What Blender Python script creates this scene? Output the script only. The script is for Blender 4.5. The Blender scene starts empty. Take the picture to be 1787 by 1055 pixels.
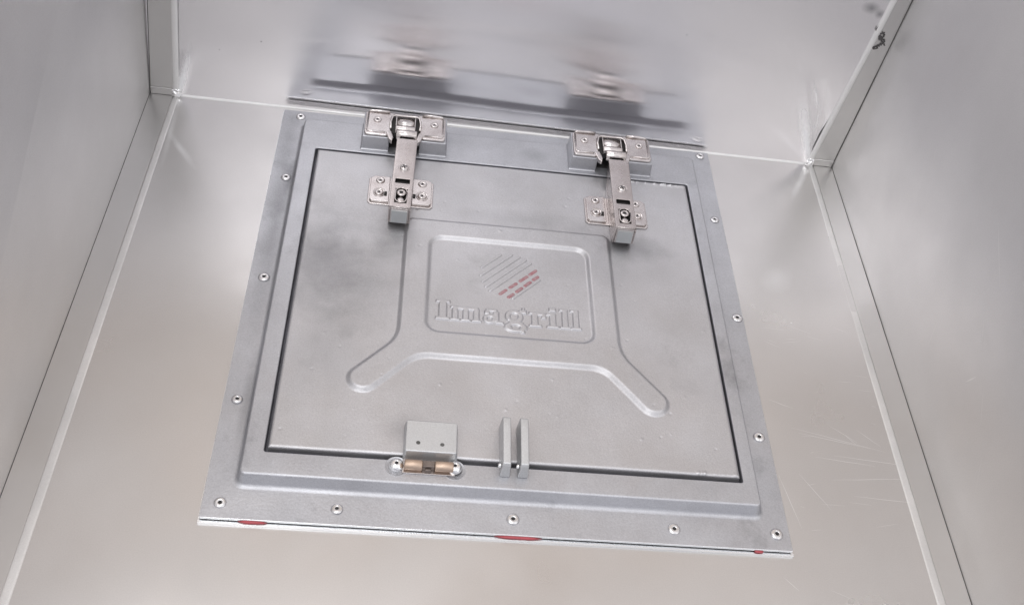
import bpy, bmesh, math, random
import numpy as np
from mathutils import Vector, Matrix
random.seed(4)
S = bpy.context.scene
C = S.collection
MM = 0.001

# ------------------------------------------------------------------ camera
cam_d = bpy.data.cameras.new('camera')
cam = bpy.data.objects.new('camera', cam_d)
C.objects.link(cam)
S.camera = cam
cam_d.sensor_width = 36.0
cam_d.lens = 1808.6 / 1787.0 * 36.0
cam_d.clip_start = 0.01
cam_d.clip_end = 50.0
R = ((0.989913680, -0.006053549, 0.141542433),
     (0.089805021, -0.745900241, -0.659975673),
     (0.109571730, 0.666030168, -0.737833214))
rx, ry, rz = (Vector(r) for r in R)
cam.matrix_world = Matrix(((rx.x, -ry.x, -rz.x, 0.10037861),
                           (rx.y, -ry.y, -rz.y, -0.30092601),
                           (rx.z, -ry.z, -rz.z, 0.53844663),
                           (0, 0, 0, 1)))

# ------------------------------------------------------------------ surroundings and lamps
world = bpy.data.worlds.new('World')
S.world = world
world.use_nodes = True
wn, wl = world.node_tree.nodes, world.node_tree.links
wn.clear()
wo = wn.new('ShaderNodeOutputWorld')
wb = wn.new('ShaderNodeBackground')
wb.inputs['Strength'].default_value = 1.0
tc = wn.new('ShaderNodeTexCoord')
sep = wn.new('ShaderNodeSeparateXYZ')
wl.new(tc.outputs['Generated'], sep.inputs[0])
ramp = wn.new('ShaderNodeValToRGB')          # front (-y) to back (+y) of the room
mr = wn.new('ShaderNodeMapRange')
mr.inputs['From Min'].default_value = -1
mr.inputs['From Max'].default_value = 1
wl.new(sep.outputs['Y'], mr.inputs['Value'])
wl.new(mr.outputs[0], ramp.inputs[0])
cr = ramp.color_ramp
cr.elements[0].position = 0.0
cr.elements[0].color = (0.55, 0.55, 0.60, 1)
cr.elements[1].position = 1.0
cr.elements[1].color = (0.62, 0.57, 0.53, 1)
e = cr.elements.new(0.10); e.color = (0.75, 0.75, 0.80, 1)
e = cr.elements.new(0.24); e.color = (1.5, 1.5, 1.54, 1)
e = cr.elements.new(0.48); e.color = (1.02, 1.02, 1.07, 1)
e = cr.elements.new(0.74); e.color = (0.98, 0.875, 0.815, 1)
e = cr.elements.new(0.86); e.color = (0.92, 0.84, 0.79, 1)
nz = wn.new('ShaderNodeTexNoise')
nz.inputs['Scale'].default_value = 2.8
nz.inputs['Detail'].default_value = 2
wl.new(tc.outputs['Generated'], nz.inputs['Vector'])
mr2 = wn.new('ShaderNodeMapRange')
mr2.inputs['From Min'].default_value = 0.3
mr2.inputs['From Max'].default_value = 0.7
mr2.inputs['To Min'].default_value = 0.64
mr2.inputs['To Max'].default_value = 1.34
wl.new(nz.outputs['Fac'], mr2.inputs['Value'])
mul = wn.new('ShaderNodeMix'); mul.data_type = 'RGBA'; mul.blend_type = 'MULTIPLY'
mul.inputs['Factor'].default_value = 1.0
wl.new(ramp.outputs[0], mul.inputs['A'])
wl.new(mr2.outputs[0], mul.inputs['B'])
wl.new(mul.outputs['Result'], wb.inputs['Color'])
wl.new(wb.outputs[0], wo.inputs[0])


def area(name, loc, target, size, power, col):
    d = bpy.data.lights.new(name, 'AREA')
    d.shape = 'RECTANGLE'
    d.size, d.size_y = size
    d.energy = power
    d.color = col
    o = bpy.data.objects.new(name, d)
    C.objects.link(o)
    o.location = loc
    o.rotation_euler = (Vector(target) - Vector(loc)).to_track_quat('-Z', 'Y').to_euler()
    return o


area('ceiling_lamp', (-0.55, -0.85, 1.75), (0.17, 0.17, 0), (1.5, 1.3), 9.5, (1.0, 0.99, 0.98))
area('added_glint_lamp', (-0.10, 0.12, 2.1), (0.17, 0.17, 0), (1.2, 0.10), 5.0, (0.96, 0.98, 1.0))  # unseen strip light added overhead to put glints on the bevels

S.render.engine = 'CYCLES'
S.view_settings.view_transform = 'Standard'
S.view_settings.look = 'None'
S.view_settings.gamma = 1
S.view_settings.use_curve_mapping = False
S.view_settings.exposure = 0.0
S.cycles.max_bounces = 12
S.cycles.glossy_bounces = 8
S.cycles.diffuse_bounces = 4


# ------------------------------------------------------------------ materials
def metal(name, col, rough, metallic=1.0, aniso=0.0, tangent=None, grain=None, grain_amt=0.0,
          blotch=0.0, blotch_scale=12.0, dark=None, dark_scale=25.0, dark_amt=0.0,
          pit=0.0, pit_scale=900.0, wave=0.0, wave_scale=9.0, rough_var=0.05, tint=None, stains=(), stain_col=(0.16, 0.16, 0.17), speck=0.0, speck_scale=1300.0, marks=(), upright=False):
    flare_speck_metallic = None
    m = bpy.data.materials.new(name)
    m.use_nodes = True
    n, l = m.node_tree.nodes, m.node_tree.links
    b = n['Principled BSDF']
    b.inputs['Metallic'].default_value = metallic
    b.inputs['Roughness'].default_value = rough
    t = n.new('ShaderNodeTexCoord')
    src = t.outputs['Object']
    base = n.new('ShaderNodeRGB'); base.outputs[0].default_value = (*col, 1)
    cur = base.outputs[0]

    def noise(scale, detail=3, vec=src, rgh=0.5):
        k = n.new('ShaderNodeTexNoise')
        k.inputs['Scale'].default_value = scale
        k.inputs['Detail'].default_value = detail
        k.inputs['Roughness'].default_value = rgh
        l.new(vec, k.inputs['Vector'])
        return k.outputs['Fac']

    def rng(v, a, b_, c, d):
        k = n.new('ShaderNodeMapRange')
        k.inputs['From Min'].default_value = a; k.inputs['From Max'].default_value = b_
        k.inputs['To Min'].default_value = c; k.inputs['To Max'].default_value = d
        l.new(v, k.inputs['Value'])
        return k.outputs[0]

    def mix(fac, A, Bc, mode='MIX'):
        k = n.new('ShaderNodeMix'); k.data_type = 'RGBA'; k.blend_type = mode
        if hasattr(fac, 'links'):
            l.new(fac, k.inputs['Factor'])
        else:
            k.inputs['Factor'].default_value = fac
        for s_, v in (('A', A), ('B', Bc)):
            if hasattr(v, 'links'):
                l.new(v, k.inputs[s_])
            else:
                k.inputs[s_].default_value = (*v, 1)
        return k.outputs['Result']
    if blotch:
        f = rng(noise(blotch_scale, 5, rgh=0.6), 0.3, 0.7, 0, 1)
        c2 = tint or tuple(c * (1 - blotch) for c in col)
        cur = mix(f, cur, c2)
    if dark:
        f = rng(noise(dark_scale, 6, rgh=0.65), 0.58, 0.75, 0, dark_amt)
        cur = mix(f, cur, dark)
    if speck:
        f = rng(noise(speck_scale, 2, rgh=0.7), 0.3, 0.7, 1 - speck, 1 + speck)
        vv_ = n.new('ShaderNodeVectorMath'); vv_.operation = 'SCALE'
        l.new(cur, vv_.inputs[0]); l.new(f, vv_.inputs['Scale'])
        cur = vv_.outputs[0]
    for st_ in list(stains) + list(marks):
        sx, sy, rad_x, rad_y, amt = st_[:5]
        rot = math.radians(st_[5]) if len(st_) > 5 else 0
        mp_ = n.new('ShaderNodeMapping')
        mp_.vector_type = 'TEXTURE'
        if upright:
            mp_.inputs['Location'].default_value = (sx * MM, 0, sy * MM)
            mp_.inputs['Rotation'].default_value = (0, rot, 0)
            mp_.inputs['Scale'].default_value = (rad_x * MM, 1e4, rad_y * MM)
        else:
            mp_.inputs['Location'].default_value = (sx * MM, sy * MM, 0)
            mp_.inputs['Rotation'].default_value = (0, 0, rot)
            mp_.inputs['Scale'].default_value = (rad_x * MM, rad_y * MM, 1e4)
        l.new(src, mp_.inputs['Vector'])
        ln = n.new('ShaderNodeVectorMath'); ln.operation = 'LENGTH'
        l.new(mp_.outputs[0], ln.inputs[0])
        nn_ = noise(70, 5, rgh=.65)
        ad = n.new('ShaderNodeMath'); ad.operation = 'ADD'
        l.new(ln.outputs['Value'], ad.inputs[0]); l.new(rng(nn_, 0.25, 0.75, -.22, .22), ad.inputs[1])
        k_ = rng(ad.outputs[0], 1.15, .1, 0, amt)
        if st_ in marks:  # bright marks: flares and specks painted pale, with metallic lowered
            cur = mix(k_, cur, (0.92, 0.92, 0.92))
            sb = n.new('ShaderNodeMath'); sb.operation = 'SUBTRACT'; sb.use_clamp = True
            if flare_speck_metallic is None:
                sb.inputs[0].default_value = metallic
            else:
                l.new(flare_speck_metallic, sb.inputs[0])
            l.new(k_, sb.inputs[1]); flare_speck_metallic = sb.outputs[0]
            l.new(flare_speck_metallic, b.inputs['Metallic'])
        else:
            cur = mix(k_, cur, stain_col)
    l.new(cur, b.inputs['Base Color'])
    rv = rng(noise(blotch_scale * 1.7, 4), 0.3, 0.7, rough - rough_var, rough + rough_var)
    l.new(rv, b.inputs['Roughness'])
    if aniso:
        b.inputs['Anisotropic'].default_value = aniso
        tv = n.new('ShaderNodeCombineXYZ')
        for i in range(3):
            tv.inputs[i].default_value = tangent[i]
        l.new(tv.outputs[0], b.inputs['Tangent'])
    height = None

    def addh(v, k):
        nonlocal height
        mth = n.new('ShaderNodeMath'); mth.operation = 'MULTIPLY'; mth.inputs[1].default_value = k
        l.new(v, mth.inputs[0])
        if height is None:
            height = mth.outputs[0]
        else:
            a_ = n.new('ShaderNodeMath'); a_.operation = 'ADD'
            l.new(height, a_.inputs[0]); l.new(mth.outputs[0], a_.inputs[1])
            height = a_.outputs[0]
    if grain:
        mp = n.new('ShaderNodeMapping')
        mp.inputs['Scale'].default_value = grain
        l.new(src, mp.inputs['Vector'])
        addh(noise(1.0, 3, mp.outputs[0], 0.7), grain_amt)
    if pit:
        addh(noise(pit_scale, 3, rgh=0.6), pit)
    if wave:
        addh(noise(wave_scale, 1), wave)
    if height is not None:
        bp_ = n.new('ShaderNodeBump')
        bp_.inputs['Strength'].default_value = 1.0
        bp_.inputs['Distance'].default_value = 1.0
        l.new(height, bp_.inputs['Height'])
        l.new(bp_.outputs[0], b.inputs['Normal'])
    return m


M = {}
M['floor'] = metal('brushed_sheet_floor', speck=0.035, col=(0.65, 0.635, 0.625), rough=0.33, aniso=0.35, tangent=(1, 0, 0),
                   grain=(1500, 40, 1500), grain_amt=0.00002, blotch=0.08, blotch_scale=7, wave=0.0035, wave_scale=6,
                   marks=[(425, 350, 3.0, 26, .35, -28), (-72, 310, 3, 24, .35, 35), (-84, 330, 2.5, 40, .3, 3), (382, 232, 10, 16, .22, -40), (446, 215, 1.0, 1.0, .8), (386, 190, .8, .8, .8)], rough_var=0.08,  # streaks paint bright flares into the floor colour; dots are pale specks
                   pit=0.00001, pit_scale=1400)
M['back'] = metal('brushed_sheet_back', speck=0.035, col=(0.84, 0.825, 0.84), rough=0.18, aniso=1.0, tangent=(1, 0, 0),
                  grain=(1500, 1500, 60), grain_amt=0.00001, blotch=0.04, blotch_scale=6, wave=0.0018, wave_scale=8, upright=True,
                  marks=[(430, 16, 3.4, 22, 1.0, -27), (420, 38, 6, 34, .55, -25), (418, 68, 1.3, 17, .55, -26), (427, 48, 1.2, 14, .45, -10),  # light flares at both rear corners, painted into the sheet colour
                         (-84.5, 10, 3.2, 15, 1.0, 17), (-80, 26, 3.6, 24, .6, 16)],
                  stains=[(430, 152, 7, 5, .6), (438, 148, 4, 4, .6), (300, 110, .8, .8, .6), (-20, 60, .9, .9, .7), (-52, 48, .7, .7, .6)],
                  rough_var=0.03)
M['side'] = metal('brushed_sheet_side', speck=0.035, col=(0.82, 0.81, 0.805), rough=0.44, aniso=0.4, tangent=(0, 1, 0),
                  grain=(1500, 1500, 60), grain_amt=0.00002, blotch=0.10, blotch_scale=7, wave=0.009, wave_scale=6, rough_var=0.08,
                  pit=0.00001, pit_scale=1400)
M['strip'] = metal('folded_sheet', (0.62, 0.61, 0.60), 0.34, blotch=0.05, blotch_scale=14, wave=0.0006, wave_scale=8)
M['bead'] = metal('satin_seam', (0.84, 0.83, 0.82), 0.5, metallic=0.55, blotch=0.10, blotch_scale=20, rough_var=0.06,
                  pit=0.00003, pit_scale=160)
M['weld'] = metal('polished_weld', (0.9, 0.9, 0.9), 0.12, pit=0.0004, pit_scale=260)
M['cast'] = metal('cast_aluminium', speck=0.10, col=(0.575, 0.57, 0.585), rough=0.46, metallic=0.85, blotch=0.12, blotch_scale=16,
                  dark=(0.22, 0.22, 0.23), dark_scale=22, dark_amt=0.25, pit=0.00013, pit_scale=650, rough_var=0.07,
                  tint=(0.49, 0.48, 0.485),
                  stains=[(48, 200, 26, 44, .48), (66, 182, 42, 48, .32), (250, 222, 50, 34, .16), (60, 235, 40, 30, .2), (97, 224, 18, 26, .42), (272, 236, 30, 14, .4), (256, 205, 16, 40, .12),
                          (112, 62, 14, 12, .3), (60, 120, 30, 50, .12), (190, 255, 60, 10, .18)])
M['cast_frame'] = metal('cast_aluminium_frame', speck=0.10, col=(0.54, 0.545, 0.57), rough=0.44, metallic=0.85, blotch=0.12, blotch_scale=18,
                        dark=(0.20, 0.20, 0.21), dark_scale=26, dark_amt=0.55, pit=0.00013, pit_scale=650,
                        rough_var=0.08, tint=(0.44, 0.44, 0.46),
                        stains=[(15, 285, 4, 20, .65), (11, 240, 9, 110, .42), (15, 80, 4, 40, .4), (130, 338, 40, 10, .2), (200, 330, 12, 9, .3), (7, 330, 8, 40, .25)])
M['cast_plain'] = metal('cast_aluminium_block', speck=0.08, col=(0.60, 0.605, 0.61), rough=0.48, metallic=0.8, blotch=0.06, blotch_scale=40,
                        pit=0.00008, pit_scale=800)
M['nickel'] = metal('nickel_plating', (0.66, 0.625, 0.61), 0.20, blotch=0.18, blotch_scale=60,
                    tint=(0.50, 0.455, 0.44), pit=0.00002, pit_scale=300, rough_var=0.08)
M['rivet'] = metal('rivet_steel', (0.70, 0.69, 0.69), 0.24, blotch=0.1, blotch_scale=150)
M['shiny'] = metal('bright_rivet', (0.88, 0.88, 0.88), 0.12, blotch=0.05, blotch_scale=150)
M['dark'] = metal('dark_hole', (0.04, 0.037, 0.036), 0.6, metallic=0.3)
M['gap'] = metal('shaded_gap', (0.20, 0.20, 0.225), 0.5, metallic=0.6, blotch=0.4, blotch_scale=60)  # door gap shade painted into the opening wall and ledge colour
M['groove'] = metal('dark_groove', (0.16, 0.155, 0.15), 0.6, metallic=0.4, blotch=0.6, blotch_scale=60)  # plain dark tone for seam lines and grub screws
M['soft'] = metal('flattened_seam', (0.80, 0.785, 0.77), 0.5, metallic=0.72, blotch=0.30, blotch_scale=13, tint=(0.64, 0.63, 0.62), rough_var=0.08, speck=0.04)
M['nickel_dark'] = metal('nickel_arm', (0.56, 0.515, 0.50), 0.26, blotch=0.25, blotch_scale=50, tint=(0.42, 0.375, 0.36), rough_var=0.08)
M['grime'] = metal('grime', (0.085, 0.08, 0.08), 0.7, metallic=0.0, blotch=0.4, blotch_scale=200)
M['brass'] = metal('brass_roller', (0.62, 0.48, 0.38), 0.48, blotch=0.15, blotch_scale=120)
M['red'] = metal('red_sealant', (0.48, 0.085, 0.10), 0.45, metallic=0.0, blotch=0.25, blotch_scale=200)
M['redpaint'] = metal('red_paint', (0.36, 0.13, 0.145), 0.5, metallic=0.3, blotch=0.35, blotch_scale=450,
                      tint=(0.42, 0.30, 0.31))
M['holder'] = metal('dull_bronze', (0.26, 0.22, 0.20), 0.5, blotch=0.3, blotch_scale=300)
M['scratch'] = metal('scratched_steel', (0.86, 0.85, 0.84), 0.6, metallic=0.5)
M['raw'] = metal('cut_edge', (0.82, 0.83, 0.84), 0.28, pit=0.00015, pit_scale=700)
M['gasket'] = metal('galvanised_gasket', (0.60, 0.62, 0.62), 0.4, blotch=0.1, blotch_scale=60)


# ------------------------------------------------------------------ mesh helpers (millimetres in, metres out)
def link_mesh(name, me, mats, parent=None, smooth=False):
    for m in (mats if isinstance(mats, (list, tuple)) else [mats]):
        me.materials.append(M[m] if isinstance(m, str) else m)
    o = bpy.data.objects.new(name, me)
    C.objects.link(o)
    o.parent = parent
    if smooth:
        me.shade_smooth()
    return o


def obj(name, bm, mats, parent=None, smooth=False, loc=(0, 0, 0), rz=0.0):
    bmesh.ops.scale(bm, vec=(MM, MM, MM), verts=bm.verts)
    bmesh.ops.recalc_face_normals(bm, faces=bm.faces)
    me = bpy.data.meshes.new(name)
    bm.to_mesh(me); bm.free()
    o = link_mesh(name, me, mats, parent, smooth)
    o.location = [c * MM for c in loc]
    o.rotation_euler = (0, 0, rz)
    return o


def bevel(o, w, seg=2, ang=35):
    md = o.modifiers.new('bevel', 'BEVEL')
    md.width = w * MM; md.segments = seg; md.limit_method = 'ANGLE'; md.angle_limit = math.radians(ang)
    md.harden_normals = False
    o.data.shade_smooth()
    wn_ = o.modifiers.new('wn', 'WEIGHTED_NORMAL')
    wn_.keep_sharp = True
    return o


def box(bm, x0, x1, y0, y1, z0, z1, mat=0, taper=0.0):
    t = taper
    v = [bm.verts.new(p) for p in ((x0, y0, z0), (x1, y0, z0), (x1, y1, z0), (x0, y1, z0),
                                   (x0 + t, y0 + t, z1), (x1 - t, y0 + t, z1), (x1 - t, y1 - t, z1), (x0 + t, y1 - t, z1))]
    for f in ((3, 2, 1, 0), (4, 5, 6, 7), (0, 1, 5, 4), (1, 2, 6, 5), (2, 3, 7, 6), (3, 0, 4, 7)):
        fc = bm.faces.new([v[i] for i in f]); fc.material_index = mat


def prism(bm, pts, z0, z1, mat=0):
    a = [bm.verts.new((x, y, z0)) for x, y in pts]
    b = [bm.verts.new((x, y, z1)) for x, y in pts]
    n = len(pts)
    for fs in (a[::-1], b):
        f = bm.faces.new(fs); f.material_index = mat
    for i in range(n):
        f = bm.faces.new((a[i], a[(i + 1) % n], b[(i + 1) % n], b[i])); f.material_index = mat


def rrect(x0, y0, x1, y1, r, n=5):
    pts = []
    for cx, cy, a0 in ((x1 - r, y0 + r, -90), (x1 - r, y1 - r, 0), (x0 + r, y1 - r, 90), (x0 + r, y0 + r, 180)):
        for k in range(n + 1):
            a = math.radians(a0 + 90 * k / n)
            pts.append((cx + r * math.cos(a), cy + r * math.sin(a)))
    return pts


def loops(bm, ls, mats=None, close_first=False, close_last=False):
    vs = [[bm.verts.new(p) for p in lp] for lp in ls]
    n = len(vs[0])
    for k in range(len(vs) - 1):
        for i in range(n):
            f = bm.faces.new((vs[k][i], vs[k][(i + 1) % n], vs[k + 1][(i + 1) % n], vs[k + 1][i]))
            if mats: f.material_index = mats[k]
    if close_first: bm.faces.new(vs[0][::-1])
    if close_last:
        f = bm.faces.new(vs[-1])
        if mats: f.material_index = mats[-1]


def lathe(bm, prof, cx=0, cy=0, cz=0, n=28, mats=None):
    """prof: list of (r, z); the last point may be r=0"""
    ls = []
    for r, z in prof:
        ls.append([(cx + r * math.cos(2 * math.pi * i / n), cy + r * math.sin(2 * math.pi * i / n), cz + z) for i in range(n)])
    loops(bm, ls, mats, close_last=True)


def cyl_x(bm, x0, x1, cy, cz, r, n=24, mat=0, seg=1):
    ls = []
    for x, rr in ((x0, r * .86), (x0 + .5, r), (x1 - .5, r), (x1, r * .86)):
        ls.append([(x, cy + rr * math.cos(2 * math.pi * i / n), cz + rr * math.sin(2 * math.pi * i / n)) for i in range(n)])
    loops(bm, ls, [mat] * 4, True, True)


def tube(bm, pts, r, n=8, mat=0):
    ls = []
    for i, p in enumerate(pts):
        a = Vector(pts[max(i - 1, 0)]); b = Vector(pts[min(i + 1, len(pts) - 1)])
        d = (b - a).normalized()
        u = d.cross(Vector((0, 0, 1)))
        if u.length < .1: u = Vector((1, 0, 0))
        u.normalize(); w = u.cross(d)
        ls.append([tuple(Vector(p) + r * (math.cos(t) * u + math.sin(t) * w)) for t in [2 * math.pi * k / n for k in range(n)]])
    loops(bm, ls, [mat] * len(ls), True, True)


# ---- relief surfaces: a height function sampled on a fine grid
def sbox(X, Y, x0, y0, x1, y1, r=0.0):
    cx, cy = (x0 + x1) / 2, (y0 + y1) / 2
    qx = np.abs(X - cx) - (x1 - x0) / 2 + r
    qy = np.abs(Y - cy) - (y1 - y0) / 2 + r
    return np.hypot(np.maximum(qx, 0), np.maximum(qy, 0)) + np.minimum(np.maximum(qx, qy), 0) - r


def scaps(X, Y, ax, ay, bx, by, r):
    dx, dy = bx - ax, by - ay
    t = np.clip(((X - ax) * dx + (Y - ay) * dy) / (dx * dx + dy * dy), 0, 1)
    return np.hypot(X - ax - t * dx, Y - ay - t * dy) - r


def sring(X, Y, cx, cy, rx, ry, w):
    """elliptic ring, stroke width w"""
    k = np.hypot((X - cx) / rx, (Y - cy) / ry)
    return np.abs((k - 1) * min(rx, ry)) - w / 2


def smin(a, b, k):
    h = np.clip(0.5 + 0.5 * (b - a) / k, 0, 1)
    return b * (1 - h) + a * h - k * h * (1 - h)


def sstep(s, w):
    """1 inside (s<0) falling to 0 outside across width w"""
    t = np.clip(0.5 - s / w, 0, 1)
    return t * t * (3 - 2 * t)


def grid_mesh(name, X, Y, Z, keep=None):
    ny, nx = X.shape
    co = np.stack([X, Y, Z], -1).reshape(-1, 3) * MM
    idx = np.arange(nx * ny).reshape(ny, nx)
    q = np.stack([idx[:-1, :-1], idx[:-1, 1:], idx[1:, 1:], idx[1:, :-1]], -1)
    if keep is not None:
        kq = keep[:-1, :-1] | keep[:-1, 1:] | keep[1:, 1:] | keep[1:, :-1]
        q = q[kq]
    q = q.reshape(-1, 4)
    used = np.unique(q)
    remap = np.zeros(nx * ny, dtype=np.int64); remap[used] = np.arange(len(used))
    co = co[used]; q = remap[q]
    me = bpy.data.meshes.new(name)
    me.vertices.add(len(co)); me.vertices.foreach_set('co', co.ravel())
    me.loops.add(q.size); me.loops.foreach_set('vertex_index', q.ravel().astype(np.int32))
    me.polygons.add(len(q)); me.polygons.foreach_set('loop_start', np.arange(0, q.size, 4, dtype=np.int32))
    me.update(calc_edges=True); me.validate()
    return me


def empty(name, loc=(0, 0, 0), rz=0.0, parent=None):
    o = bpy.data.objects.new(name, None)
    C.objects.link(o)
    o.empty_display_size = 0.02
    o.location = [c * MM for c in loc]; o.rotation_euler = (0, 0, rz); o.parent = parent
    return o


# ================================================================== THE METAL BOX
XL, XR, YB, YF = -109.0, 457.0, 374.0, -170.0
casing = empty('metal_box', ((XL + XR) / 2, (YB + YF) / 2, 0))
OFF = Vector((-(XL + XR) / 2, -(YB + YF) / 2, 0))
casing['label'] = 'brushed sheet metal box interior with folded corner strips surrounding the riveted hatch'
casing['category'] = 'metal box'


def bobj(name, bm, mats, parent=casing, smooth=False):
    return obj(name, bm, mats, parent, smooth, loc=OFF if parent is casing else (0, 0, 0))


# floor panel with fine scratches (raised burrs of bright metal)
def add_scratch(bm, p, q, w, frame, lift=0.12, mat=1):
    """thin sliver from p to q; frame maps (a, b, h) to xyz"""
    p = Vector(p); q = Vector(q)
    d = (q - p); L = d.length; d.normalize(); nrm = Vector((-d.y, d.x))
    k = 7; a = []; b = []
    wob = [random.uniform(-.15, .15) for _ in range(k)]
    for i in range(k):
        t = i / (k - 1)
        c = p + d * L * t + nrm * wob[i] * min(1, L / 25)
        ww = w * (0.15 + 0.85 * math.sin(math.pi * min(max(t, .04), .96)))
        a.append(bm.verts.new(frame(c.x + nrm.x * ww, c.y + nrm.y * ww, lift)))
        b.append(bm.verts.new(frame(c.x - nrm.x * ww, c.y - nrm.y * ww, lift)))
    for i in range(k - 1):
        f = bm.faces.new((a[i], a[i + 1], b[i + 1], b[i])); f.material_index = mat


def fl(a, b, h): return (a, b, h)
def rw(a, b, h): return (XR - h, a, b)          # right wall: a = y, b = z
def bw(a, b, h): return (a, YB - h, b)


bm = bmesh.new()
box(bm, XL, XR, YF, YB, -1.2, 0)
scr = [((368, 96), (430, 82)), ((372, 92), (420, 84)), ((395, 100), (412, 88)), ((414, 98), (428, 86)), ((380, 74), (420, 70)),
       ((393, 76), (446, 72)), ((440, 62), (388, 57)), ((366, 60), (382, 35)), ((352, 58), (360, 20)), ((400, 46), (445, 44)),
       ((404, 94), (411, 86)), ((356, 118), (372, 112)), ((342, -14), (350, -22))]
for p, q in scr:
    add_scratch(bm, p, q, 0.16, fl)
for _ in range(26):
    x = random.uniform(360, 432); y = random.uniform(-40, 200); a = random.uniform(-0.5, 0.3); L = random.uniform(2, 16)
    add_scratch(bm, (x, y), (x + L * math.cos(a), y + L * math.sin(a)), 0.08, fl)
floor = bobj('floor_panel', bm, ['floor', 'scratch'])
floor['label'] = 'brushed metal floor sheet with fine scratches to the right of the hatch'

# back panel: a fine sheet whose corners are puckered by the welds
nx, nz = 260, 130
H_BACK = 235.0
gx, gz = np.meshgrid(np.linspace(XL, XR, nx), np.linspace(0, H_BACK, nz))


def crease(gx, gz, pts, w, h):
    d = np.full(gx.shape, 1e9)
    tpar = np.zeros(gx.shape)
    n = len(pts) - 1
    for i in range(n):
        (ax, az), (bx, bz) = pts[i], pts[i + 1]
        dx, dz = bx - ax, bz - az
        t = np.clip(((gx - ax) * dx + (gz - az) * dz) / (dx * dx + dz * dz), 0, 1)
        dd = np.hypot(gx - ax - t * dx, gz - az - t * dz)
        sel = dd < d
        tpar = np.where(sel, (i + t) / n, tpar); d = np.minimum(d, dd)
    return h * np.exp(-(d / (w * (0.5 + tpar))) ** 2) * (1 - tpar) ** 1.0


dep = np.zeros(gx.shape)
dep += crease(gx, gz, [(436, 1), (431, 14), (424, 34), (414, 62), (404, 90)], 3.4, 2.6)
dep -= crease(gx, gz, [(437, 1), (437, 25), (433, 48), (424, 70), (416, 86)], 2.6, 2.0)
dep += crease(gx, gz, [(-87, 1), (-84, 14), (-79, 34), (-76, 44)], 3.0, 2.2)
dep += 0.8 * np.sin(gx / 58.0 + .6) * np.sin(gz / 62.0) * np.clip(gz / 30, 0, 1)
me = grid_mesh('back_panel', gx, YB - dep + 0 * gx, gz)
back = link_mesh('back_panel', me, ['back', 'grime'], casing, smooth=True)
back.location = OFF * MM
back['label'] = 'shiny back wall sheet mirroring the hinges in streaked blur'
md = back.modifiers.new('sheet', 'SOLIDIFY'); md.thickness = 1.2 * MM; md.offset = -1

# side panels
bm = bmesh.new()


def slab(bm, quad, off, mat=0):
    a = [bm.verts.new(p) for p in quad]
    b = [bm.verts.new(tuple(Vector(p) + Vector(off))) for p in quad]
    for fs in (a, b[::-1]):
        bm.faces.new(fs).material_index = mat
    for i in range(4):
        bm.faces.new((a[i], b[i], b[(i + 1) % 4], a[(i + 1) % 4])).material_index = mat


LEAN = 0.085
HS = 290.0
slab(bm, [(XL, YF, 0), (XL + 2, YF, HS), (XL + LEAN * HS * .8, YB + 1, HS), (XL, YB + 1, 0)], (-1.2, 0, 0))
side_l = bobj('side_panel', bm, ['side'])
side_l['label'] = 'plain matt side sheet on the left'
bm = bmesh.new()
slab(bm, [(XR, YF, 0), (XR, YF, HS), (XR, YB + 1, HS), (XR, YB + 1, 0)], (1.2, 0, 0))
for p, q, w in [((118, 128), (152, 148), .22), ((98, 92), (112, 104), .2), ((60, 66), (76, 80), .15), ((92, 68), (88, 78), .5),
                ((140, 40), (146, 60), .12), ((215, 150), (222, 157), .15), ((245, 118), (249, 124), .15),
                ((30, 40), (44, 58), .12), ((170, 92), (173, 96), .2)]:
    add_scratch(bm, p, q, w, rw, 0.1)
side_r = bobj('side_panel', bm, ['side', 'scratch'])
side_r['label'] = 'lightly scratched side sheet on the right'


# folded corner strips: thin sheets lying on floor and back panel
def strip_floor(x0, x1):
    bm = bmesh.new()
    box(bm, min(x0, x1), max(x0, x1), YF, YB - 1.1, 0.0, 0.8)
    return bm


sl = bobj('corner_strip', strip_floor(XL + .2, -91), 'strip'); sl['label'] = 'folded strip along the left edge of the floor'
sr = bobj('corner_strip', strip_floor(440.4, XR - .2), 'strip'); sr['label'] = 'folded strip along the right edge of the floor'
bm = bmesh.new()
slab(bm, [(XL + .2, YB - 1.3, 1), (-91, YB - 1.3, 1), (-91 + .078 * H_BACK, YB - 1.3, H_BACK), (XL + LEAN * H_BACK + .2, YB - 1.3, H_BACK)], (0, 1.0, 0))
s3 = bobj('corner_strip', bm, 'strip'); s3['label'] = 'folded upright strip in the left rear corner'
bm = bmesh.new()
slab(bm, [(437, YB - 1.3, 1), (XR - .2, YB - 1.3, 1), (XR - .2, YB - 1.3, H_BACK), (437 + .045 * H_BACK, YB - 1.3, H_BACK)], (0, 1.0, 0))
# grime smear on this strip and a fainter one beside it
rs = random.Random(9)


def smear(bm, chain, w, mat=1, frame=bw, h=1.55):
    for i in range(len(chain) - 1):
        p = Vector(chain[i]); q = Vector(chain[i + 1])
        d = (q - p).normalized(); nn = Vector((-d.y, d.x))
        k = 6; a = []; b = []
        for j in range(k):
            c = p.lerp(q, j / (k - 1))
            w1 = w * rs.uniform(.35, 1.2); w2 = w * rs.uniform(.35, 1.2)
            hh = h + (i % 7) * 0.012 + rs.random() * .004
            a.append(bm.verts.new(frame(*(c + nn * w1), hh))); b.append(bm.verts.new(frame(*(c - nn * w2), hh)))
        for j in range(k - 1):
            bm.faces.new((a[j], a[j + 1], b[j + 1], b[j])).material_index = mat


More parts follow.
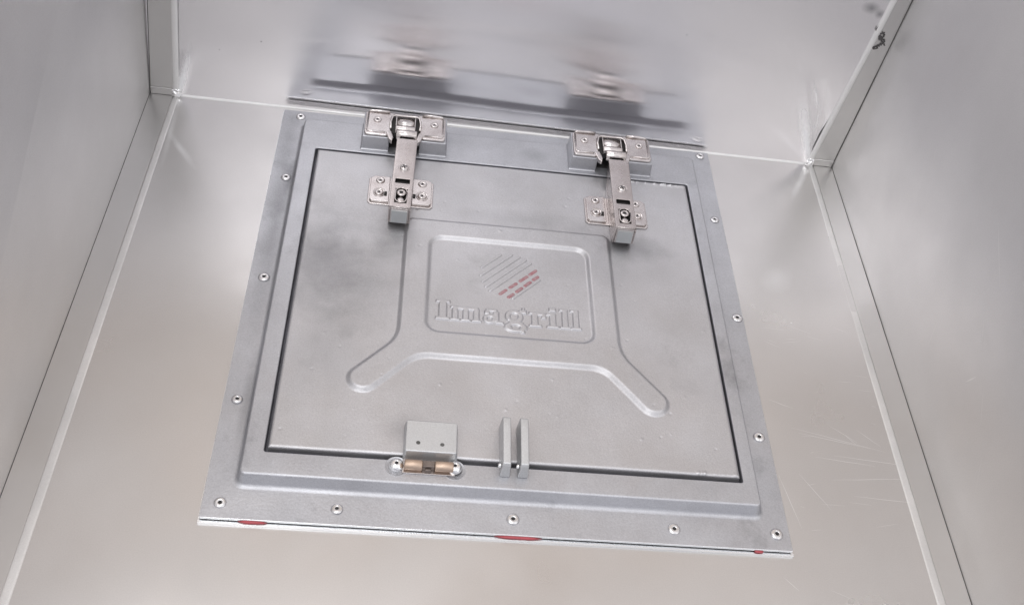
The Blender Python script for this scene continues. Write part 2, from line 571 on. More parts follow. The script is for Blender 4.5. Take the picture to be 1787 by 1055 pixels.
smear(bm, [(441.2, 140), (440.2, 136), (442, 132.5), (444.5, 130.5), (447, 129), (448.3, 131), (446.6, 134), (444.8, 132)], 1.20)
smear(bm, [(444, 131), (446.8, 127.6), (449.5, 126), (448.5, 122.6), (445.5, 121.4), (443.8, 119.2)], 1.35)
smear(bm, [(447, 129), (450.4, 127.2), (449.6, 124)], 0.90)
smear(bm, [(442.6, 121), (445.6, 118.6), (448, 120.4)], 0.75)
smear(bm, [(451, 124.6), (452.2, 122.6)], 0.75)
s4 = bobj('corner_strip', bm, ['strip', 'grime']); s4['label'] = 'folded upright strip in the right rear corner with a black grime smear'


for (x, tx) in ((XL, 'left floor'), (XR - 1.02, 'right floor')):
    bm = bmesh.new(); box(bm, x + (.6 if x > 0 else 0), x + (1.0 if x > 0 else .4), YF, YB - 1.5, .82, .95)
    q_ = bobj('seam_gap', bm, 'groove'); q_['label'] = 'dark line of the open %s seam' % tx
bm = bmesh.new(); slab(bm, [(XL + .3, YB - 1.7, 1.2), (XL + .8, YB - 1.7, 1.2), (XL + LEAN * H_BACK + .8, YB - 1.7, H_BACK), (XL + LEAN * H_BACK + .3, YB - 1.7, H_BACK)], (0, .3, 0))
bobj('seam_gap', bm, 'groove')['label'] = 'dark line of the open left rear seam'
bm = bmesh.new(); box(bm, XR - .6, XR - .05, YB - 1.7, YB - 1.4, 1.2, H_BACK)
bobj('seam_gap', bm, 'groove')['label'] = 'dark line of the open right rear seam'


for x0, x1, tx in ((XL + 1.2, -91.5, 'left'), (438.6, XR - .8, 'right')):
    bm = bmesh.new(); box(bm, x0, x1, YB - 2.2, YB - 1.35, 1.0, 7.5)
    o = bobj('corner_lip', bm, 'strip'); bevel(o, .35)


# seam beads: low rounded lines of bright metal; width and height may vary along the run
def bead(path, up, side, w, h, n=7):
    bm = bmesh.new(); ls = []
    for i, p in enumerate(path):
        ww = w(i / (len(path) - 1)); hh = h(i / (len(path) - 1))
        ls.append([tuple(Vector(p) + Vector(side) * (ww * math.cos(math.pi * k / n)) + Vector(up) * (hh * math.sin(math.pi * k / n) ** .45)) for k in range(n + 1)])
    vs = [[bm.verts.new(p) for p in lp] for lp in ls]
    for k in range(len(vs) - 1):
        for i in range(n):
            bm.faces.new((vs[k][i], vs[k][i + 1], vs[k + 1][i + 1], vs[k + 1][i]))
    return bm


def path(a, b, n=60, jit=.0):
    a = Vector(a); b = Vector(b)
    return [a.lerp(b, i / (n - 1)) + Vector((rs.uniform(-jit, jit), 0, 0)) for i in range(n)]


b1 = bobj('seam_bead', bead(path((-88.6, YB - 2, .02), (-88.6, YF, .02)), (0, 0, 1), (1, 0, 0), lambda t: 2.2 + t, lambda t: .38 + .1 * math.sin(t * 9)), 'soft', smooth=True)
b2 = bobj('seam_bead', bead(path((438, YB - 2, .02), (438, YF, .02), 90), (0, 0, 1), (1, 0, 0), lambda t: 2.2 + t,
          lambda t: .4 * min(1, max(-.1, (abs(t - .26) - .05) * 10))), 'soft', smooth=True)
b3 = bobj('seam_bead', bead(path((-88.6, YB - .4, 3), (-88.6 + .078 * H_BACK, YB - .4, H_BACK), 40), (0, -1, 0), (1, 0, 0), lambda t: 2.5, lambda t: 1.5), 'bead', smooth=True)
b4 = bobj('seam_bead', bead(path((436.3, YB - .4, 3), (436.3 + .045 * H_BACK, YB - .4, H_BACK), 40), (0, -1, 0), (1, 0, 0), lambda t: 2.4, lambda t: 1.5), 'bead', smooth=True)
b5 = bobj('seam_bead', bead([(x, YB - .2, 0.1) for x in np.linspace(-90, 438, 60)], (0, -.75, .66), (0, .66, .75), lambda t: 1.2, lambda t: 1.0), 'bead', smooth=True)
for b_, tx in ((b1, 'left floor'), (b2, 'right floor'), (b3, 'left rear'), (b4, 'right rear'), (b5, 'floor to back wall')):
    b_['label'] = 'bright line of the %s seam' % tx
for cx in (-88.2, 436.6):
    bm = bmesh.new()
    bmesh.ops.create_icosphere(bm, subdivisions=4, radius=1)
    for v in bm.verts:
        d = v.co.copy()
        k = 1 + .22 * math.sin(5 * d.x + 2) * math.sin(6 * d.z + 1) + .1 * math.sin(11 * d.y + 3 * d.x)
        v.co = Vector((cx + d.x * 3.6 * k, YB - 1.4 + d.y * 2.2 * k, 3.2 + d.z * 4.2 * k))
    w_ = bobj('corner_weld', bm, 'weld', smooth=True)

# ================================================================== THE HATCH
ROT = math.radians(0.5)
hatch = empty('access_hatch', (0, 0, 0), ROT)
hatch['label'] = 'cast aluminium hatch with riveted frame, hinged square door and raised lettering'
hatch['category'] = 'hatch'

# ---- frame
FX0, FX1, FY0, FY1 = 0.5, 349.5, -1.8, 365.8
ZF, ZR = 4.2, 12.0


def lp(x0, y0, x1, y1, r, z, n=6):
    return [(x, y, z) for x, y in rrect(x0, y0, x1, y1, r, n)]


prof = [lp(FX0 + .3, FY0 + .3, FX1 - .3, FY1 - .3, .8, 2.7), lp(FX0, FY0, FX1, FY1, 1.0, 2.9), lp(FX0, FY0, FX1, FY1, 1.0, 3.9),
        lp(FX0 + .4, FY0 + .4, FX1 - .4, FY1 - .4, 1.0, ZF),
        lp(15.6, 17.6, 335.4, 351.4, 6.0, ZF), lp(16.8, 18.9, 334.2, 350.0, 5.2, ZF + .25), lp(17.6, 20.0, 333.4, 349.2, 4.6, ZF + .9),
        lp(18.2, 20.9, 332.8, 348.6, 4.0, ZF + 1.9),
        lp(19.2, 23.6, 331.9, 347.8, 3.2, ZR - .8), lp(19.6, 24.3, 331.5, 347.4, 2.9, ZR - .2), lp(20.4, 25.2, 330.8, 346.7, 2.2, ZR),
        lp(30.3, 38.9, 323.6, 315.0, 2.0, ZR), lp(30.8, 39.4, 323.1, 314.5, 1.8, ZR - .4), lp(31.0, 39.7, 322.9, 314.3, 1.6, ZR - 1),
        lp(31.2, 39.9, 322.7, 314.1, 1.6, 6.0), lp(52, 62, 300, 295, 1.0, 5.9)]
bm = bmesh.new()
loops(bm, prof, [1, 1, 1] + [0] * 10 + [2, 2, 2], close_last=True)
frame = obj('hatch_frame', bm, ['cast_frame', 'raw', 'gap'], hatch, smooth=True)
frame.data.set_sharp_from_angle(angle=math.radians(60))
wm = frame.modifiers.new('wn', 'WEIGHTED_NORMAL'); wm.keep_sharp = True; wm.weight = 90
frame['label'] = 'grey cast frame with raised rim and riveted flange'

bm = bmesh.new()
# ragged sheet under the flange, right edge slightly saw-toothed
N = 90
pts = [(FX0 - .6, FY0 - 1.6)]
pts += [(FX1 + .8, FY0 - 1.6)]
for i in range(1, N):
    pts.append((FX1 + .5 + rs.uniform(-.25, .55), FY0 - 1.6 + (FY1 - FY0 + 1.4) * i / N))
pts += [(FX1 + .6, FY1 + .4), (FX0 - .6, FY1 + .4)]
prism(bm, pts, 0.05, 1.7)
g = obj('backing_sheet', bm, ['raw'], hatch)
g['label'] = 'thin sheet edge showing under the frame flange'
for x0, x1, h in [(22, 38.5, .95), (168.5, 196.5, .65), (325.5, 331.5, .6)]:
    bm = bmesh.new()
    n = 22; ls = []
    for i in range(n + 1):
        t = i / n; x = x0 + (x1 - x0) * t
        r = math.sin(math.pi * min(max(t, .03), .97)) ** .9 * (1 + .12 * math.sin(9 * t))
        ls.append([(x, -2.1 + 1.0 * r * math.cos(a), 2.45 + h * r * math.sin(a)) for a in [2 * math.pi * k / 10 for k in range(10)]])
    loops(bm, ls, None, True, True)
    s_ = obj('sealant_blob', bm, 'red', frame, smooth=True)
    s_['label'] = 'red sealant squeezed out of the flange edge'

# rivets of the flange: one, then copies
bm = bmesh.new()
lathe(bm, [(3.7, 0), (3.75, .35), (3.45, .95), (2.8, 1.4), (2.0, 1.6), (1.35, 1.5), (1.05, 1.25), (.95, .5), (.9, .45)], mats=[0] * 6 + [1, 1, 1])
riv = obj('rivet', bm, ['rivet', 'dark'], frame, smooth=True)
spots = [(11.3, 358.1), (9.6, 286.0), (8.9, 183.7), (8.2, 80.6), (10.7, 8.2), (76.6, 9.2), (179.2, 10.2), (276.8, 11.0), (340.9, 12.2),
         (341.8, 82.9), (343.2, 186.0), (340.8, 287.3), (338.7, 363.0)]
cs, sn = math.cos(ROT), math.sin(ROT)


def loc_(x, y): return (x * cs + y * sn, -x * sn + y * cs)


for i, (x, y) in enumerate(spots):
    o = riv if i == 0 else riv.copy()
    k_ = rs.uniform(.93, 1.08); o.scale = (k_, k_, rs.uniform(.8, 1.1))
    if i: C.objects.link(o); o.parent = frame
    lx, ly = loc_(x, y)
    o.location = (lx * MM, ly * MM, (ZF - .05) * MM)
    o.rotation_euler = (rs.uniform(-.09, .09), rs.uniform(-.09, .09), rs.uniform(0, 6))

# hinge bosses cast on the frame
HL = (97.4, 334.0)
HR = (260.2, 334.6)
for hx, hy in (HL, HR):
    bm = bmesh.new()
    y0, y1 = -15.0, 14.5

    def U(o_, yo, w=11.5):
        return [(-32 - o_, y0 - yo), (-w + o_ * .0, y0 - yo), (-w, y0 + 15), (w, y0 + 15), (w, y0 - yo), (32 + o_, y0 - yo), (32 + o_, y1), (-32 - o_, y1)]
    ls = [[(x, y, ZR - .02) for x, y in U(1.6, 2.2)], [(x, y, ZR + .9) for x, y in U(.5, .7)], [(x, y, 24.2) for x, y in U(0, 0)]]
    loops(bm, ls, None, True, True)
    bo = obj('hinge_boss', bm, 'cast_frame', frame, loc=(hx, hy, 0))
    bevel(bo, .9)
    # dark well in the notch
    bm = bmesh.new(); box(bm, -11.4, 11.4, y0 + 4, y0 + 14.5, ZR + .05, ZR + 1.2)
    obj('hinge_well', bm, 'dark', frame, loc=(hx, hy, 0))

# ---- door
door = empty('hatch_door', (0, 0, 0), 0, hatch)
door['label'] = 'square cast door with raised bracket shape and recessed name panel'
DX0, DX1, DY0, DY1 = 33.0, 321.0, 42.9, 312.4
ZD = 12.4
st = 0.55
xs = np.arange(DX0, DX1 + st * .5, st); ys = np.arange(DY0, DY1 + st * .5, st)
X, Y = np.meshgrid(xs, ys)
body = np.maximum(sbox(X, Y, 103.5, 119.0, 253.0, 245.5, 6.0), 0 * X - 1e3)
leg1 = scaps(X, Y, 118, 134, 84.2, 97.5, 9.6)
leg2 = scaps(X, Y, 240, 134, 271.5, 95.0, 9.6)
br = smin(smin(body, leg1, 7), leg2, 7)
rec = sbox(X, Y, 121.8, 140.0, 235.6, 228.2, 9.0)
def ramp_(s, w):
    t = np.clip(0.5 - s / w, 0, 1)
    return 0.35 * t * t * (3 - 2 * t) + 0.65 * np.clip((t - .12) / .76, 0, 1)


Z = ZD + 2.5 * sstep(br + .4, 3.9) - 2.4 * sstep(rec, 3.7)
# worn, slightly dished casting
ed = np.minimum(np.minimum(X - DX0, DX1 - X), np.minimum(Y - DY0, DY1 - Y))
Z -= 0.9 * np.clip(1 - ed / 1.6, 0, 1) ** 2
rng_ = np.random.RandomState(3)


def lump(n, lo, hi, amp):
    out = np.zeros(X.shape)
    for _ in range(n):
        a = rng_.uniform(0, 2 * np.pi); f = rng_.uniform(lo, hi); ph = rng_.uniform(0, 6.3)
        out += amp * np.sin((X * np.cos(a) + Y * np.sin(a)) * 2 * np.pi / f + ph)
    return out


Z += lump(9, 45, 150, .05)
# small casting pits and burrs
for _ in range(60):
    px, py = rng_.uniform(DX0 + 5, DX1 - 5), rng_.uniform(DY0 + 5, DY1 - 5)
    r_ = rng_.uniform(.5, 1.0); s_ = rng_.choice([-1, -1, 1]) * rng_.uniform(.15, .4)
    Z += s_ * np.exp(-((X - px) ** 2 + (Y - py) ** 2) / (r_ * r_))
# flashing along the top right edge
NZ = np.convolve(np.random.RandomState(5).uniform(-1, 1, len(xs) + 8), np.ones(5) / 5, 'same')[:len(xs)][None, :]
RG = np.clip(.25 + 1.1 * NZ, 0, 1)
rag = np.exp(-((Y - (DY1 - 1.6)) / 1.3) ** 2) * (X > 268) * RG
Z += rag * 1.4
fl_ = np.exp(-((Y - (DY0 + 1.5)) / 1.2) ** 2) * (X > 292) * np.clip(.15 + 1.0 * NZ[:, ::-1], 0, .7)
Z += fl_
# skirt
Xs = np.pad(X, 1, mode='edge'); Ys = np.pad(Y, 1, mode='edge'); Zs = np.pad(Z, 1, mode='edge')
Zs[0, :] = Zs[-1, :] = 6.1; Zs[:, 0] = Zs[:, -1] = 6.1
me = grid_mesh('door_panel', Xs, Ys, Zs)
panel = link_mesh('door_panel', me, 'cast', door, smooth=True)
me.set_sharp_from_angle(angle=math.radians(62))

# lettering, built as raised relief from slab-serif strokes
def zat(x, y):
    fx = np.clip((x - DX0) / st, 0, Z.shape[1] - 1.001); fy = np.clip((y - DY0) / st, 0, Z.shape[0] - 1.001)
    i = fx.astype(int); j = fy.astype(int); a = fx - i; b = fy - j
    return (Z[j, i] * (1 - a) + Z[j, i + 1] * a) * (1 - b) + (Z[j + 1, i] * (1 - a) + Z[j + 1, i + 1] * a) * b



lx0, lx1, ly0, ly1 = 124, 230, 141.5, 174
lX, lY = np.meshgrid(np.arange(lx0, lx1, .3), np.arange(ly0, ly1, .3))
bx0, by0 = 127.6, 151.6
x_h, cap = 13.0, 17.4
Bx = lambda x0, x1, y0, y1: sbox(lX - bx0, lY - by0, x0, y0, x1, y1, .35)
strokes = []
A = strokes.append
# I
A(Bx(.4, 9.6, 0, 2.3)); A(Bx(2.5, 7.5, 0, cap)); A(Bx(.4, 9.6, cap - 2.3, cap))
# m
A(Bx(10.4, 16.4, 0, 1.9)); A(Bx(11.6, 15.2, 0, x_h)); A(Bx(10.4, 15.2, x_h - 2, x_h))
A(Bx(17.4, 23.6, 0, 1.9)); A(Bx(18.8, 22.4, 0, x_h - 1.4)); A(Bx(24.8, 31.0, 0, 1.9)); A(Bx(26.0, 29.6, 0, x_h - 1.4))
A(Bx(14.5, 21.8, x_h - 2.8, x_h - .2)); A(Bx(21.2, 29.2, x_h - 2.8, x_h - .2))
# a
lt = lambda cx, cy, rx, ry, w: sring(lX - bx0, lY - by0, cx, cy, rx, ry, w)
A(np.maximum(lt(37.0, 3.9, 3.2, 2.9, 2.3), (lX - bx0) - 41.5)); A(Bx(39.4, 43.0, 1.2, x_h - 2.5)); A(Bx(41, 46.2, 0, 2.1))
A(Bx(34.6, 41.8, x_h - 2.6, x_h - .2)); A(Bx(33.6, 36.6, x_h - 5.0, x_h - 1.6)); A(Bx(36, 41, 6.6, 8.3))
# g
A(lt(53.6, 7.6, 4.4, 4.4, 3.0)); A(Bx(57.2, 62.0, x_h - 2.4, x_h + .6)); A(Bx(59.2, 60.8, x_h, x_h + 3))
A(lt(54.6, -1.6, 5.4, 3.1, 2.4)); A(Bx(50, 59.6, .6, 3.0)); A(Bx(58.2, 60.6, -6.6, -2))
# r
A(Bx(64.0, 72.4, 0, 2)); A(Bx(65.8, 69.8, 0, x_h)); A(Bx(64.0, 69.8, x_h - 2, x_h)); A(Bx(69.0, 74.2, x_h - 2.8, x_h - .1)); A(Bx(72.6, 75.4, x_h - 5.4, x_h - .6))
# i
A(Bx(76.2, 84.2, 0, 2)); A(Bx(78.2, 82.2, 0, x_h)); A(Bx(76.2, 82.2, x_h - 2, x_h)); A(Bx(78.0, 82.4, x_h + 1.8, x_h + 5))
# l l
for q in (85.2, 92.8):
    A(Bx(q, q + 7.0, 0, 2)); A(Bx(q + 1.7, q + 5.4, 0, cap + .4)); A(Bx(q, q + 5.4, cap - 1.6, cap + .4))
sd = strokes[0]
for s_ in strokes[1:]:
    sd = np.minimum(sd, s_)
sd = sd - .28
lZ = zat(lX, lY) - .3 + 1.5 * sstep(sd, 1.7) + .03 * np.sin(lX * 2.1) * np.sin(lY * 1.7)
# follow the panel under the letters
me = grid_mesh('lettering', lX, lY, lZ, keep=sd < .66)
let = link_mesh('lettering', me, 'cast', door, smooth=True)
let['label'] = 'raised slab serif lettering under the emblem'

# emblem: disc of slanting bars, two of them broken into red dashes
ex, ey, er = 178.8, 196.6, 21.5
dX, dY = np.meshgrid(np.arange(ex - 25, ex + 25, .28), np.arange(ey - 25, ey + 25, .28))
uu = ((dX - ex) + (dY - ey)) / math.sqrt(2)      # along the bars
vv = ((dY - ey) - (dX - ex)) / math.sqrt(2)      # across
bars = None
for off in (26.5, 19.2, 12.3, 5.4, -1.0, -20.6 - 1.8):
    c = off / math.sqrt(2)
    if abs(c) > er: continue
    half = math.sqrt(er * er - c * c)
    s_ = sbox(uu, vv, -half, c - 1.05, half, c + 1.05, 1.0)
    bars = s_ if bars is None else np.minimum(bars, s_)
bZ = zat(dX, dY) - .25 + 1.15 * sstep(bars, .9)
me = grid_mesh('emblem', dX, dY, bZ, keep=bars < .5)
emb = link_mesh('emblem', me, 'cast', door, smooth=True)
emb['label'] = 'round emblem of raised slanting bars'


def dashes(pairs):
    s = None
    for (ax, ay), (bx_, by_) in pairs:
        la, lb = loc_(ax, ay), loc_(bx_, by_)
        k = scaps(dX, dY, la[0], la[1], lb[0], lb[1], 1.15)
        s = k if s is None else np.minimum(s, k)
    return s


for pairs in ([((170.3, 180.8), (174.2, 184.6)), ((177.2, 187.4), (181.4, 191.4)), ((184.4, 194.4), (189.2, 199.0)), ((191.4, 201.4), (195.6, 205.6))],
              [((176.1, 178.4), (179.2, 181.2)), ((181.8, 184.0), (185.3, 187.6)), ((187.8, 190.3), (191.4, 194.0)), ((193.8, 196.8), (196.9, 199.8))]):
    s_ = dashes(pairs)
    me = grid_mesh('red_dash_bar', dX, dY, zat(dX, dY) - .22 + .75 * sstep(s_, .8), keep=s_ < .4)
    k = link_mesh('red_dash_bar', me, 'redpaint', door, smooth=True)
    k['label'] = 'emblem bar broken into dull red dashes'

# striker block
bm = bmesh.new()
ls = [[(x, y, z) for x, y in p] for p, z in ((rrect(111.9, 39.6, 144.9, 64.8, 1.0, 2), ZD - .2), (rrect(112.5, 40.2, 144.2, 64.8, 1.0, 2), ZD + 3.2),
                                            (rrect(113.0, 41.0, 143.8, 63.0, 1.0, 2), ZD + 8.2))]
loops(bm, ls, None, True, True)
o = obj('striker_block', bm, 'cast_plain', door); bevel(o, .8)
for x, y in ((120.6, 47.0), (135.0, 46.6)):
    bm = bmesh.new()
    lathe(bm, [(1.3, 0), (1.2, .12), (.9, .15), (.6, .05)], x, y, ZD + 8.2, 16, [0, 0, 0, 0])
    s_ = obj('grub_screw', bm, 'groove', door, smooth=True)

# two lugs
for x in (171.0, 181.8):
    bm = bmesh.new()
    prof_ = [(32.4, 11.9), (33.0, 20.5), (34.6, 23.8), (60, 25.6), (66.4, 25.4), (67.6, 24.0), (68.6, ZD - .2)]
    a = [bm.verts.new((x - .7 * (z < 14), y, z)) for y, z in prof_]
    b = [bm.verts.new((x + 5.0 + .7 * (z < 14), y, z)) for y, z in prof_]
    bm.faces.new(a); bm.faces.new(b[::-1])
    n = len(a)
    for i in range(n):
        bm.faces.new((a[i], b[i], b[(i + 1) % n], a[(i + 1) % n]))
    o = obj('lug', bm, 'cast_plain', door); bevel(o, .7)
    bm = bmesh.new()
    lathe(bm, [(1.3, 0), (1.3, 1.0), (.9, 1.6), (.3, 1.8)], 0, 0, 0, 14, [0] * 4)
    s_ = obj('lug_pin', bm, 'shiny', door, smooth=True, loc=(x - .7, 35.6, 19.5))
    s_.rotation_euler = (0, math.radians(-90), 0)

# ---- roller catch on the frame in front of the block
catch = empty('roller_catch', (128, 34.6, ZR), 0, hatch)
catch['label'] = 'brass roller catch held by two bright rivets'
bm = bmesh.new(); box(bm, -15.6, 15.6, -4.2, 6.5, 0, .9)
o = obj('catch_plate', bm, 'nickel', catch); bevel(o, .3)
for x0, x1 in ((-14.6, -4.0), (3.4, 14.4)):
    bm = bmesh.new(); cyl_x(bm, x0, x1, -.2, 3.8, 3.1)
    o = obj('roller', bm, 'brass', catch, smooth=True); o.data.set_sharp_from_angle(angle=math.radians(50))
bm = bmesh.new(); box(bm, -3.9, 3.3, -1.6, 2.6, .9, 5.0); box(bm, -2.2, 1.2, -3.2, -1.65, .9, 3.2)
o = obj('roller_holder', bm, 'holder', catch); bevel(o, .3)
for x, y in ((-19.2, .9), (15.4, 1.0)):
    lx = x
    bm = bmesh.new()
    lathe(bm, [(4.3, 0), (4.4, .6), (4.0, 2.0), (3.0, 3.0), (1.6, 3.5), (1.0, 3.45), (.8, 2.6)], 0, 0, 0, 24, [0] * 5 + [1, 1])
    obj('catch_rivet', bm, ['shiny', 'dark'], catch, smooth=True, loc=(lx, y, .9 if x > 0 else 0.02))
    bm = bmesh.new()
    lathe(bm, [(6.9, -.1), (6.8, .10), (6.5, .10), (6.4, .02)], 0, 0, 0, 40)
    obj('milled_ring', bm, 'cast_frame', catch, smooth=True, loc=(lx, y - (.8 if x > 0 else .6), .01))


# ---- hinges
def rivet_head(parent, x, y, z, r=3.1):
    bm = bmesh.new()
    lathe(bm, [(r, 0), (r, .35), (r * .86, .95), (r * .62, 1.15), (r * .48, .95), (r * .40, .8), (r * .26, 1.0), (r * .2, .4)], 0, 0, 0, 24, [0] * 6 + [1, 1])
    return obj('rivet', bm, ['nickel', 'dark'], parent, smooth=True, loc=(x, y, z))


def make_hinge(loc, rz, arm_dx, arm_rot, plate_dx, lab):
    h = empty('cup_hinge', (loc[0], loc[1], 24.2), rz, hatch)
    h['label'] = lab
    # cup plate with an opening in the middle
    bm = bmesh.new()
    out = rrect(-31, -13.6, 31, 13.8, 2.6, 4)
    zt = 1.9
    # left and right wings as prisms, bridge at the rear
    wl_ = [(-31, -11), (-30.2, -13), (-28.4, -13.8), (-14, -13.8), (-10.6, -9.4), (-11.6, -2), (-11.6, 7.6), (-9.4, 9.4), (-9.4, 13.8), (-28.4, 13.8), (-30.4, 13), (-31, 11)]
    prism(bm, wl_, 0, zt)
    prism(bm, [(-x, y) for x, y in wl_][::-1], 0, zt)
    prism(bm, [(-9.4, 10.2), (9.4, 10.2), (9.4, 13.8), (-9.4, 13.8)], .1, zt - .12)
    o = obj('cup_plate', bm, 'nickel', h); bevel(o, .8, 3)
    # raised ribs along the front edges of the wings and rim of the opening
    for s in (-1, 1):
        bm = bmesh.new()
        tube(bm, [(s * 29.0, 11.6, zt + .1), (s * 29.2, -8.6, zt + .1), (s * 28.6, -10.2, zt + .1), (s * 27, -10.8, zt + .1), (s * 15, -10.6, zt + .1)], .75, 8)
        obj('pressed_rib', bm, 'nickel', h, smooth=True)
        bm = bmesh.new()
        prism(bm, [(s * 14.6, -10.2), (s * 10.6, -8.6), (s * 8.4, -16.5), (s * 9.4, -20.8), (s * 12.0, -18.6)][::s], -1.0, zt + .9)
        o = obj('ear', bm, 'nickel', h); bevel(o, .7)
    bm = bmesh.new()
    tube(bm, [(-11.2, -6, zt + .6), (-11.6, 1, zt + 1.0), (-10.6, 7.6, zt + 1.1), (-8.4, 9.6, zt + 1.2), (8.4, 9.6, zt + 1.2), (10.6, 7.6, zt + 1.1), (11.6, 1, zt + 1.0), (11.2, -6, zt + .6)], .9, 8)
    obj('cup_rim', bm, 'nickel', h, smooth=True)
    for s in (-1, 1):
        bm = bmesh.new()
        tube(bm, [(s * 29.0, 12.6, zt + .2), (s * 27, 13.2, zt + .5), (s * 20, 13.3, zt + .9), (s * 12.5, 13.2, zt + .7)], 1.1, 10)
        obj('rear_lip', bm, 'nickel', h, smooth=True)
    # cup well: dark sides and floor
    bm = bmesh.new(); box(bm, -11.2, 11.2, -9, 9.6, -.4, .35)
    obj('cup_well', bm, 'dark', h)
    # knuckle links
    bm = bmesh.new()
    ls = []
    for y, z in ((8.2, 1.6), (7.0, 2.8), (1.4, 3.2), (-.6, 2.4), (-1.2, .6)):
        ls.append((y, z))
    a = [bm.verts.new((-6.6, y, z)) for y, z in ls]; b = [bm.verts.new((6.6, y, z)) for y, z in ls]
    for i in range(len(ls) - 1):
        bm.faces.new((a[i], b[i], b[i + 1], a[i + 1]))
    o = obj('link_plate', bm, 'nickel', h, smooth=True)
    md = o.modifiers.new('t', 'SOLIDIFY'); md.thickness = .8 * MM
    for x in (-7.6, 6.9):
        bm = bmesh.new(); prism(bm, [(x, -9), (x + .8, -9), (x + .8, 8), (x, 8)], .4, 3.6)
        o = obj('link_side', bm, 'nickel', h); bevel(o, .25)
    bm = bmesh.new(); cyl_x(bm, -7.4, 7.4, -6.2, 2.6, 2.9, 20)
    o = obj('knuckle_pin', bm, 'nickel', h, smooth=True); o.data.set_sharp_from_angle(angle=math.radians(50))
    bm = bmesh.new(); cyl_x(bm, -7.9 + arm_dx * .6, 7.9 + arm_dx * .6, -13.2, 3.0, 4.0, 24)
    o = obj('knuckle_barrel', bm, 'nickel', h, smooth=True); o.data.set_sharp_from_angle(angle=math.radians(50))
    rivet_head(h, -21.8, 3.6, zt - .05); rivet_head(h, 22.2, 3.4, zt - .05)

    # arm: folded channel. local: y from -18 to -106, top z ~ +5.6 (hinge origin at z 24.2)
    arm = empty('arm_frame', (0, 0, 0))
    Ma = Matrix.Translation((arm_dx * MM, -20.5 * MM, 0)) @ Matrix.Rotation(arm_rot, 4, 'Z')
    bpy.data.objects.remove(arm)

    def aobj(name, bm, mats, smooth=False):
        o = obj(name, bm, mats, h, smooth)
        o.matrix_local = Ma
        return o
    W2 = 7.8; zt_ = 5.8; Ln = 76.0
    bm = bmesh.new()
    slot = (-50.0, -45.2)                       # dark rectangular slot
    ol = (-68.5, -57.5)                         # oblong recess
    # top plate on shared vertices, with the two openings left out
    cx_ = [-W2, -5.2, -4.2, 4.2, 5.2, W2]; cy_ = [-Ln, -70.6, -55.6, -50, -45.2, 0]
    hole = {(i, 3) for i in (1, 2, 3)} | {(2, 1)}
    V = {}

    def gv(i, j, k):
        if (i, j, k) not in V: V[(i, j, k)] = bm.verts.new((cx_[i], cy_[j], (zt_ - 1.2, zt_)[k]))
        return V[(i, j, k)]
    solid = {(i, j) for i in range(5) for j in range(5)} - hole
    for i, j in solid:
        bm.faces.new((gv(i, j, 1), gv(i + 1, j, 1), gv(i + 1, j + 1, 1), gv(i, j + 1, 1)))
        bm.faces.new((gv(i, j + 1, 0), gv(i + 1, j + 1, 0), gv(i + 1, j, 0), gv(i, j, 0)))
        for di, dj, p_, q_ in ((-1, 0, (0, 1), (0, 0)), (1, 0, (1, 0), (1, 1)), (0, -1, (0, 0), (1, 0)), (0, 1, (1, 1), (0, 1))):
            if (i + di, j + dj) not in solid:
                a_, b_ = (i + p_[0], j + p_[1]), (i + q_[0], j + q_[1])
                bm.faces.new((gv(*a_, 0), gv(*b_, 0), gv(*b_, 1), gv(*a_, 1)))
    for s in (-1, 1):
        a = [bm.verts.new((s * W2, y, z)) for y, z in ((0.5, -2.5), (0.5, zt_ - 1.21), (-Ln + .02, zt_ - 1.21), (-Ln - .6, zt_ - 2.5), (-Ln - 1.0, -8.6), (-Ln + 8, -11.4), (-16, -11.4), (-8, -3.5))]
        b = [bm.verts.new((s * (W2 - 1.2), v.co.y, v.co.z)) for v in a]
        bm.faces.new(a); bm.faces.new(b[::-1]); n = len(a)
        for i in range(n): bm.faces.new((a[i], b[i], b[(i + 1) % n], a[(i + 1) % n]))
    o = aobj('arm', bm, 'nickel_dark'); bevel(o, .45)
    # inner spine seen through openings
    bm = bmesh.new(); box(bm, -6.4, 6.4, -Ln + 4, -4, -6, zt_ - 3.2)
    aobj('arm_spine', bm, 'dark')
    # front lip: pale end tab sloping down
    bm = bmesh.new()
    slab(bm, [(-6.5, -Ln - .3, zt_ - .9), (6.5, -Ln - .3, zt_ - .9), (6.5, -Ln - 2.2, -7.4), (-6.5, -Ln - 2.2, -7.4)], (0, 1.0, -.2))
    o = aobj('end_tab', bm, 'nickel'); bevel(o, .3)
    bm = bmesh.new()
    slab(bm, [(-5.6, -Ln - 1.2, zt_ - 2.4), (5.6, -Ln - 1.2, zt_ - 2.4), (5.6, -Ln - 3.0, -6.4), (-5.6, -Ln - 3.0, -6.4)], (0, .9, 0))
    aobj('release_clip', bm, 'gasket')
    bm = bmesh.new(); tube(bm, [(-W2 + .4, -Ln + .2, zt_ + .1), (W2 - .4, -Ln + .2, zt_ + .1)], .5)
    aobj('arm_lip', bm, 'nickel', True)
    # cross-head adjusting screw
    bm = bmesh.new()
    lathe(bm, [(4.3, -.2), (4.2, .25), (3.9, .3), (3.7, -.1), (3.2, -.1), (3.15, .7), (2.5, 1.25), (1.2, 1.5)], 0, -33.5, zt_, 26)
    o = aobj('adjusting_screw', bm, 'nickel', True)
    for ang in (.35, .35 + math.pi / 2):
        bm = bmesh.new(); c_, s_ = math.cos(ang), math.sin(ang)
        prism(bm, [(c_ * a_ - s_ * b_, -33.5 + s_ * a_ + c_ * b_) for a_, b_ in ((-2.1, -.42), (2.1, -.42), (2.1, .42), (-2.1, .42))], zt_ + 1.0, zt_ + 1.56 + (.02 if ang > 1 else 0))
        aobj('screw_slot', bm, 'dark')
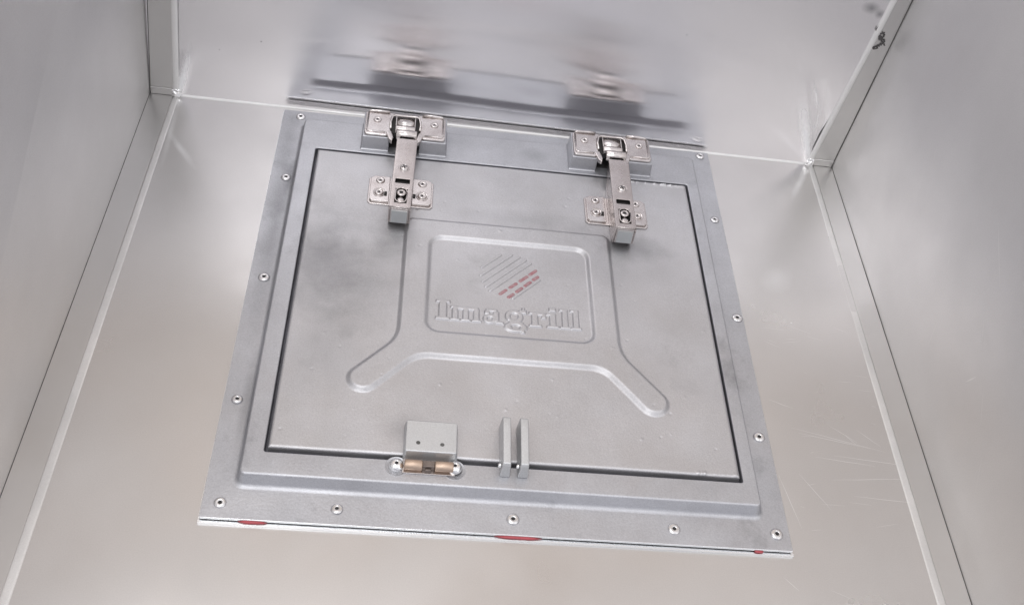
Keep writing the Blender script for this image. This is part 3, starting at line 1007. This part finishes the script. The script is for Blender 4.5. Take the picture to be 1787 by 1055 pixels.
    # oblong opening with fixing screw
    bm = bmesh.new()
    pts_ = []
    for k in range(13):
        a_ = math.pi * k / 12; pts_.append((4.1 * math.cos(a_), -59.6 + 4.0 * math.sin(a_)))
    for k in range(13):
        a_ = math.pi + math.pi * k / 12; pts_.append((4.1 * math.cos(a_), -66.6 + 4.0 * math.sin(a_)))
    ringp = [(x, y, zt_ + .35) for x, y in pts_] + [(pts_[0][0], pts_[0][1], zt_ + .35)]
    tube(bm, ringp, .5, 8)
    aobj('slot_rim', bm, 'nickel', True)
    bm = bmesh.new()
    lathe(bm, [(3.5, -3.0), (3.5, -.4), (3.2, .4), (2.2, .8), (1.3, .6), (.9, -.6)], 0, -60.2, zt_, 24, [0, 0, 0, 0, 1, 1])
    o = aobj('fixing_screw', bm, ['nickel', 'dark'], True)
    bm = bmesh.new(); lathe(bm, [(2.6, -3.0), (2.6, -.7), (1.9, -.2), (.8, -.1)], 0, -67.2, zt_, 20)
    aobj('eccentric_pin', bm, 'nickel', True)

    # mounting plate on the door (door top is at 12.4 -> local -11.8)
    zb = -11.8
    for s in (-1, 1):
        xo, xi = 24.0, 6.0
        w_ = [(s * xi, -47.4), (s * (xo - 2.5), -47.4), (s * xo, -49.8), (s * xo, -75.0), (s * (xo - 2), -77.2), (s * xi, -77.2)]
        bm = bmesh.new(); prism(bm, w_[::-s], zb, zb + 1.0)
        w2 = [(s * (xi + 2.4), -48.4), (s * (xo - 4), -48.4), (s * (xo - 1.3), -50.8), (s * (xo - 1.3), -73.4), (s * (xo - 3), -75.4), (s * (xi + 2.4), -75.4)]
        prism(bm, w2[::-s], zb + 1.02, zb + 2.8)
        o = obj('mounting_wing', bm, 'nickel', h, loc=(plate_dx, 0, 0)); bevel(o, .8, 3)
        rivet_head(h, plate_dx + s * 15.6, -53.5, zb + 2.7, 3.3)
        r2 = rivet_head(h, plate_dx + s * 15.8, -66.6, zb + 2.9, 3.3)
        bm = bmesh.new()
        lathe(bm, [(4.6, 0), (4.5, .5), (4.0, .6), (3.6, .2)], 0, 0, 0, 24)
        obj('rivet_seat', bm, 'nickel', h, smooth=True, loc=(plate_dx + s * 15.8, -66.6, zb + 2.75))
        bm = bmesh.new(); box(bm, -1.0, 1.0, -1.6, 1.6, 0, .9)
        obj('slot_gap', bm, 'dark', h, loc=(plate_dx + s * (11.0 if s < 0 else 10.0), -67.4, zb + 2.75))
    bm = bmesh.new()
    box(bm, -6.2, 6.2, -92, -40, zb, zb + 5.0)
    o = obj('mounting_spine', bm, 'nickel', h, loc=(plate_dx, 0, 0)); bevel(o, .6)
    return h


make_hinge(HL, 0.0, 2.2, -0.02, 0.6, 'left hinge with its arm lying straight down the door')
make_hinge(HR, 0.0, 3.0, -0.01, 0.8, 'right hinge with its arm set off centre and slightly askew')
